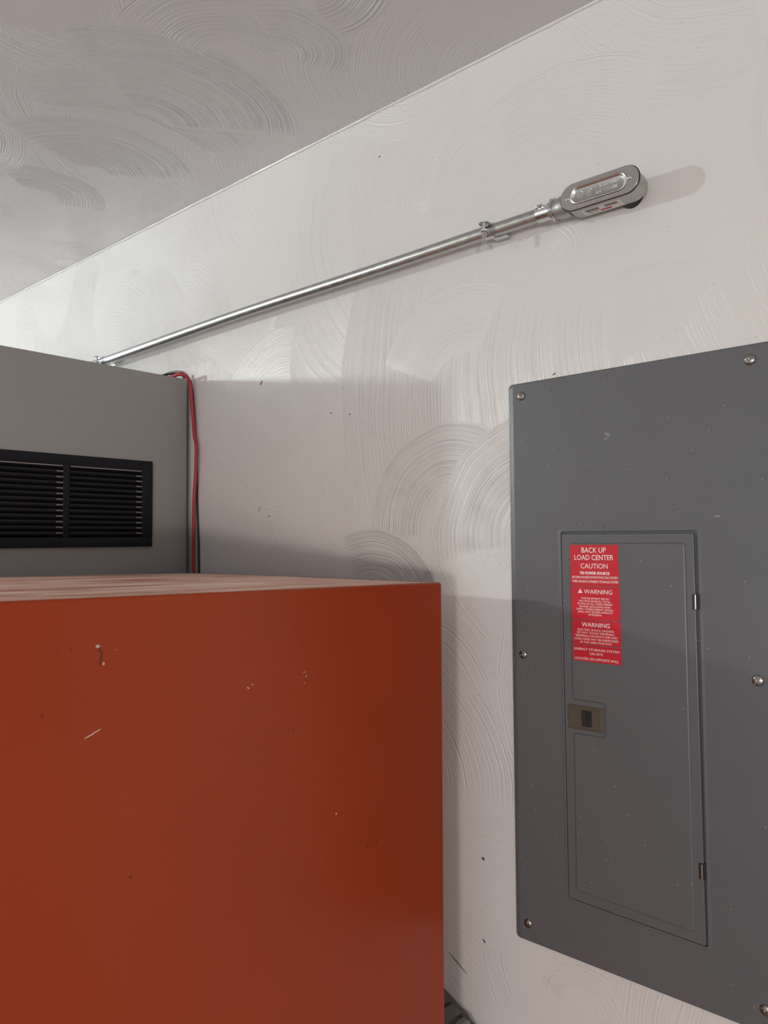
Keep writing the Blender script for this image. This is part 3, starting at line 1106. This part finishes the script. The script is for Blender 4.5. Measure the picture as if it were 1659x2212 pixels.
# latch
bm = bmesh.new()
lat = [(0.0763, -0.0626), (0.1287, -0.0620), (0.1285, -0.0948), (0.0768, -0.0952)]
loft(bm, [rquad(inset(lat, -0.0008), 0.0012, DY + 0.0002, 3), rquad(inset(lat, -0.0006), 0.0012, DY - 0.0012, 3), rquad(inset(lat, 0.0008), 0.001, DY - 0.0016, 3),
          rquad(inset(lat, 0.0012, 0.0052, 0.0036, 0.0012), 0.001, DY - 0.0016, 3), rquad(inset(lat, 0.0016, 0.0056, 0.0040, 0.0014), 0.001, DY - 0.0011, 3)])
lt_ = tag(obj('latch', bm, M['olive'], door, angle=30), 'olive brown plastic latch')
bm = bmesh.new()
hq = [(0.0965, -0.0676), (0.1122, -0.0676), (0.1120, -0.0903), (0.0968, -0.0903)]
loft(bm, [rquad(hq, 0.0006, DY - 0.0013, 3), rquad(hq, 0.0006, DY - 0.00125, 3)])
o_ = obj('finger_slot', bm, M['black'], lt_)
bm = bmesh.new()
loft(bm, [[(0.0975, DY - 0.0012, -0.0682), (0.1045, DY - 0.0024, -0.0688), (0.1050, DY - 0.0024, -0.0888), (0.0975, DY - 0.0012, -0.0888)],
          [(0.0975, DY - 0.0015, -0.0682), (0.1045, DY - 0.0028, -0.0688), (0.1050, DY - 0.0028, -0.0888), (0.0975, DY - 0.0015, -0.0888)]])
obj('slide_button', bm, M['olive_dark'], lt_, smooth=False)
# hinges
for z1, z0 in ((0.1033, 0.0831), (-0.2385, -0.2590)):
    bm = bmesh.new()
    xm = 0.2585
    loft(bm, [rquad([(xm - 0.0046, z1), (xm + 0.0042, z1), (xm + 0.0042, z0), (xm - 0.0046, z0)], 0.0003, y_, 2) for y_ in (DY - 0.00005, DY - 0.0003)])
    hs = obj('hinge', bm, M['black'], door, smooth=False)
    bm = bmesh.new()
    lathe(bm, [(0, 0.0019), (z1 - z0 - 0.0016, 0.0019)], (xm - 0.0006, DY - 0.0006, z0 + 0.0008), (0, 0, 1), 16)
    obj('hinge_pin', bm, M['screw'], hs)
# cover screws
for (x, z, r, an, cr) in ((0.0049, 0.3945, 0.0066, 0.30, True), (0.0019, 0.0020, 0.0066, -0.50, True), (0.0034, -0.3967, 0.0066, 0.55, True),
                          (0.3300, 0.3968, 0.0068, -0.18, True), (0.3295, 0.0004, 0.0068, -0.9, True), (0.3282, -0.3944, 0.0068, 0.3, True)):
    b_ = slot_head(r, 0.0036, an, cr)
    bmesh.ops.translate(b_, vec=(x, YP + 0.0001, z), verts=b_.verts)
    obj('cover_screw', b_, M['screw'], root, angle=30)

S = {
 'a': (((0.0838, 0.1670), (0.1562, 0.1670), (0.1563, 0.1441), (0.0839, 0.1438)), 0.0004,
       [('BACK UP', 0.1019, 0.1384, 0.1560, 0.1637, 0.004), ('LOAD CENTER', 0.0907, 0.1493, 0.1457, 0.1532, 0.004)],
       'red sticker reading BACK UP LOAD CENTER'),
 'b': (((0.0840, 0.1434), (0.1564, 0.1438), (0.1569, 0.1092), (0.0843, 0.1082)), 0.0004,
       [('CAUTION', 0.1001, 0.1406, 0.1337, 0.1409, 0.0), ('TRI POWER SOURCE', 0.0984, 0.1431, 0.1252, 0.1292, 0.035),
        ('SECOND SOURCE IS PHOTOVOLTAIC SYSTEM', 0.0868, 0.1548, 0.1194, 0.1229, 0.008),
        ('THIRD SOURCE IS ENERGY STORAGE SYSTEM', 0.0862, 0.1556, 0.1135, 0.1170, 0.008)],
       'red sticker reading CAUTION TRI POWER SOURCE'),
 'c': (((0.0843, 0.1074), (0.1570, 0.1084), (0.1578, 0.0616), (0.0851, 0.0608)), 0.0006,
       [('WARNING', 0.1047, 0.1466, 0.0980, 0.1043, 0.0), ('THIS EQUIPMENT FED BY', 0.0998, 0.1419, 0.0900, 0.0927, 0),
        ('MULTIPLE SOURCES. TOTAL', 0.0966, 0.1438, 0.0861, 0.0888, 0), ('RATING OF ALL OVERCURRENT', 0.0944, 0.1470, 0.0823, 0.0850, 0),
        ('DEVICES. EXCLUDING MAIN', 0.0971, 0.1436, 0.0784, 0.0811, 0), ('SUPPLY OVERCURRENT DEVICE.', 0.0929, 0.1477, 0.0746, 0.0773, 0),
        ('SHALL NOT EXCEED AMPACITY', 0.0953, 0.1470, 0.0708, 0.0735, 0), ('OF BUSBAR', 0.1106, 0.1306, 0.0670, 0.0697, 0)],
       'red sticker with white triangle reading WARNING'),
 'd': (((0.0852, 0.0600), (0.1578, 0.0606), (0.1580, 0.0258), (0.0859, 0.0260)), 0.0022,
       [('WARNING', 0.1001, 0.1421, 0.0512, 0.0575, 0.006), ('ELECTRIC SHOCK HAZARD', 0.0941, 0.1481, 0.0453, 0.0483, 0),
        ('DO NOT TOUCH TERMINALS.', 0.0930, 0.1491, 0.0411, 0.0441, 0), ('TERMINALS ON BOTH LINE AND', 0.0900, 0.1528, 0.0367, 0.0398, 0),
        ('LOAD SIDES MAY BE ENERGIZED', 0.0882, 0.1543, 0.0322, 0.0352, 0), ('IN THE OPEN POSITION.', 0.0975, 0.1452, 0.0278, 0.0307, 0)],
       'red sticker reading WARNING ELECTRIC SHOCK HAZARD'),
 'e': (((0.0859, 0.0252), (0.1580, 0.0246), (0.1580, 0.0013), (0.0863, 0.0024)), 0.0008,
       [('ENERGY STORAGE SYSTEM', 0.0879, 0.1553, 0.0175, 0.0210, 0), ('ON SITE', 0.1114, 0.1314, 0.0118, 0.0152, 0),
        ('LOCATED ON OPPOSITE WALL', 0.0888, 0.1544, 0.0042, 0.0078, 0)],
       'red sticker reading ENERGY STORAGE SYSTEM ON SITE'),
}
SY = FY - 0.0003
for key, (q, r, lines, lb) in S.items():
    bm = bmesh.new()
    loft(bm, [rquad(q, r, FY + 0.0002, 4), rquad(q, r, SY, 4)])
    st_ = tag(obj('warning_sticker', bm, M['sticker'], root, smooth=False), lb)
    bm = bmesh.new()
    for (s, a, b, z0, z1, bo) in lines:
        text_into(bm, s, a, b, z0, z1, SY - 0.00002, 0.00008, bo)
    if key == 'c':
        f_ = [bm.verts.new(v) for v in ((0.0952, SY - 0.0001, 0.0985), (0.1024, SY - 0.0001, 0.0985), (0.0988, SY - 0.0001, 0.1047))]
        bm.faces.new(f_)
    obj('lettering', bm, M['white_ink'], st_, smooth=False)
    if key == 'c':
        bm = bmesh.new()
        box(bm, (0.0988, SY - 0.00016, 0.1013), (0.0005, 0.0001, 0.0026))
        box(bm, (0.0988, SY - 0.00016, 0.0993), (0.0006, 0.0001, 0.0006))
        obj('exclamation_mark', bm, M['sticker'], st_, smooth=False)

# ------------------------------------------------------------------ corrugated hose between orange cabinet and wall
root = empty('flexible_hose', (-0.70, -0.04, 0.0), 'dark ribbed flexible hose against the wall at the bottom edge of the picture', 'hose')
path = catmull([(-0.90, -0.0365, 0.006), (-0.90, -0.0365, 0.40), (-0.885, -0.0365, H0 - 0.86), (-0.855, -0.0365, H0 - 0.762), (-0.80, -0.0370, H0 - 0.738), (-0.74, -0.0380, H0 - 0.757), (-0.68, -0.0385, H0 - 0.790),
                (-0.63, -0.040, H0 - 0.850), (-0.605, -0.042, H0 - 0.95), (-0.60, -0.044, H0 - 1.10), (-0.60, -0.046, 0.30), (-0.60, -0.046, 0.006)], 10)
# resample evenly
seg = [path[0]]
step = 0.0022
acc = 0
for a, b in zip(path[:-1], path[1:]):
    L_ = (b - a).length
    d = step - acc
    while d <= L_:
        seg.append(a.lerp(b, d / L_))
        d += step
    acc = (acc + L_) % step
bm = bmesh.new()
rads = [0.0310 + (0.0025 if (i % 10) < 8 else -0.0040) for i in range(len(seg))]
base = Vector((-0.70, -0.04, 0.0))
sweep(bm, [s - base for s in seg], rads, 32)
obj('ribbed_tube', bm, M['hose'], root, angle=60)
i0 = min(range(len(seg)), key=lambda i: (seg[i] - Vector((-0.70, -0.038, H0 - 0.779))).length)
for t0 in (i0, i0 + 8):
    bm = bmesh.new()
    pts = [s - base for s in seg[t0:t0 + 4]]
    sweep(bm, pts, [0.0332, 0.0350, 0.0350, 0.0332], 32)
    tag(obj('collar', bm, M['hose_light'], root, angle=40), 'lighter grey collar')

# conduit body hole etc. need nothing below; keep the camera last
bpy.context.view_layer.update()
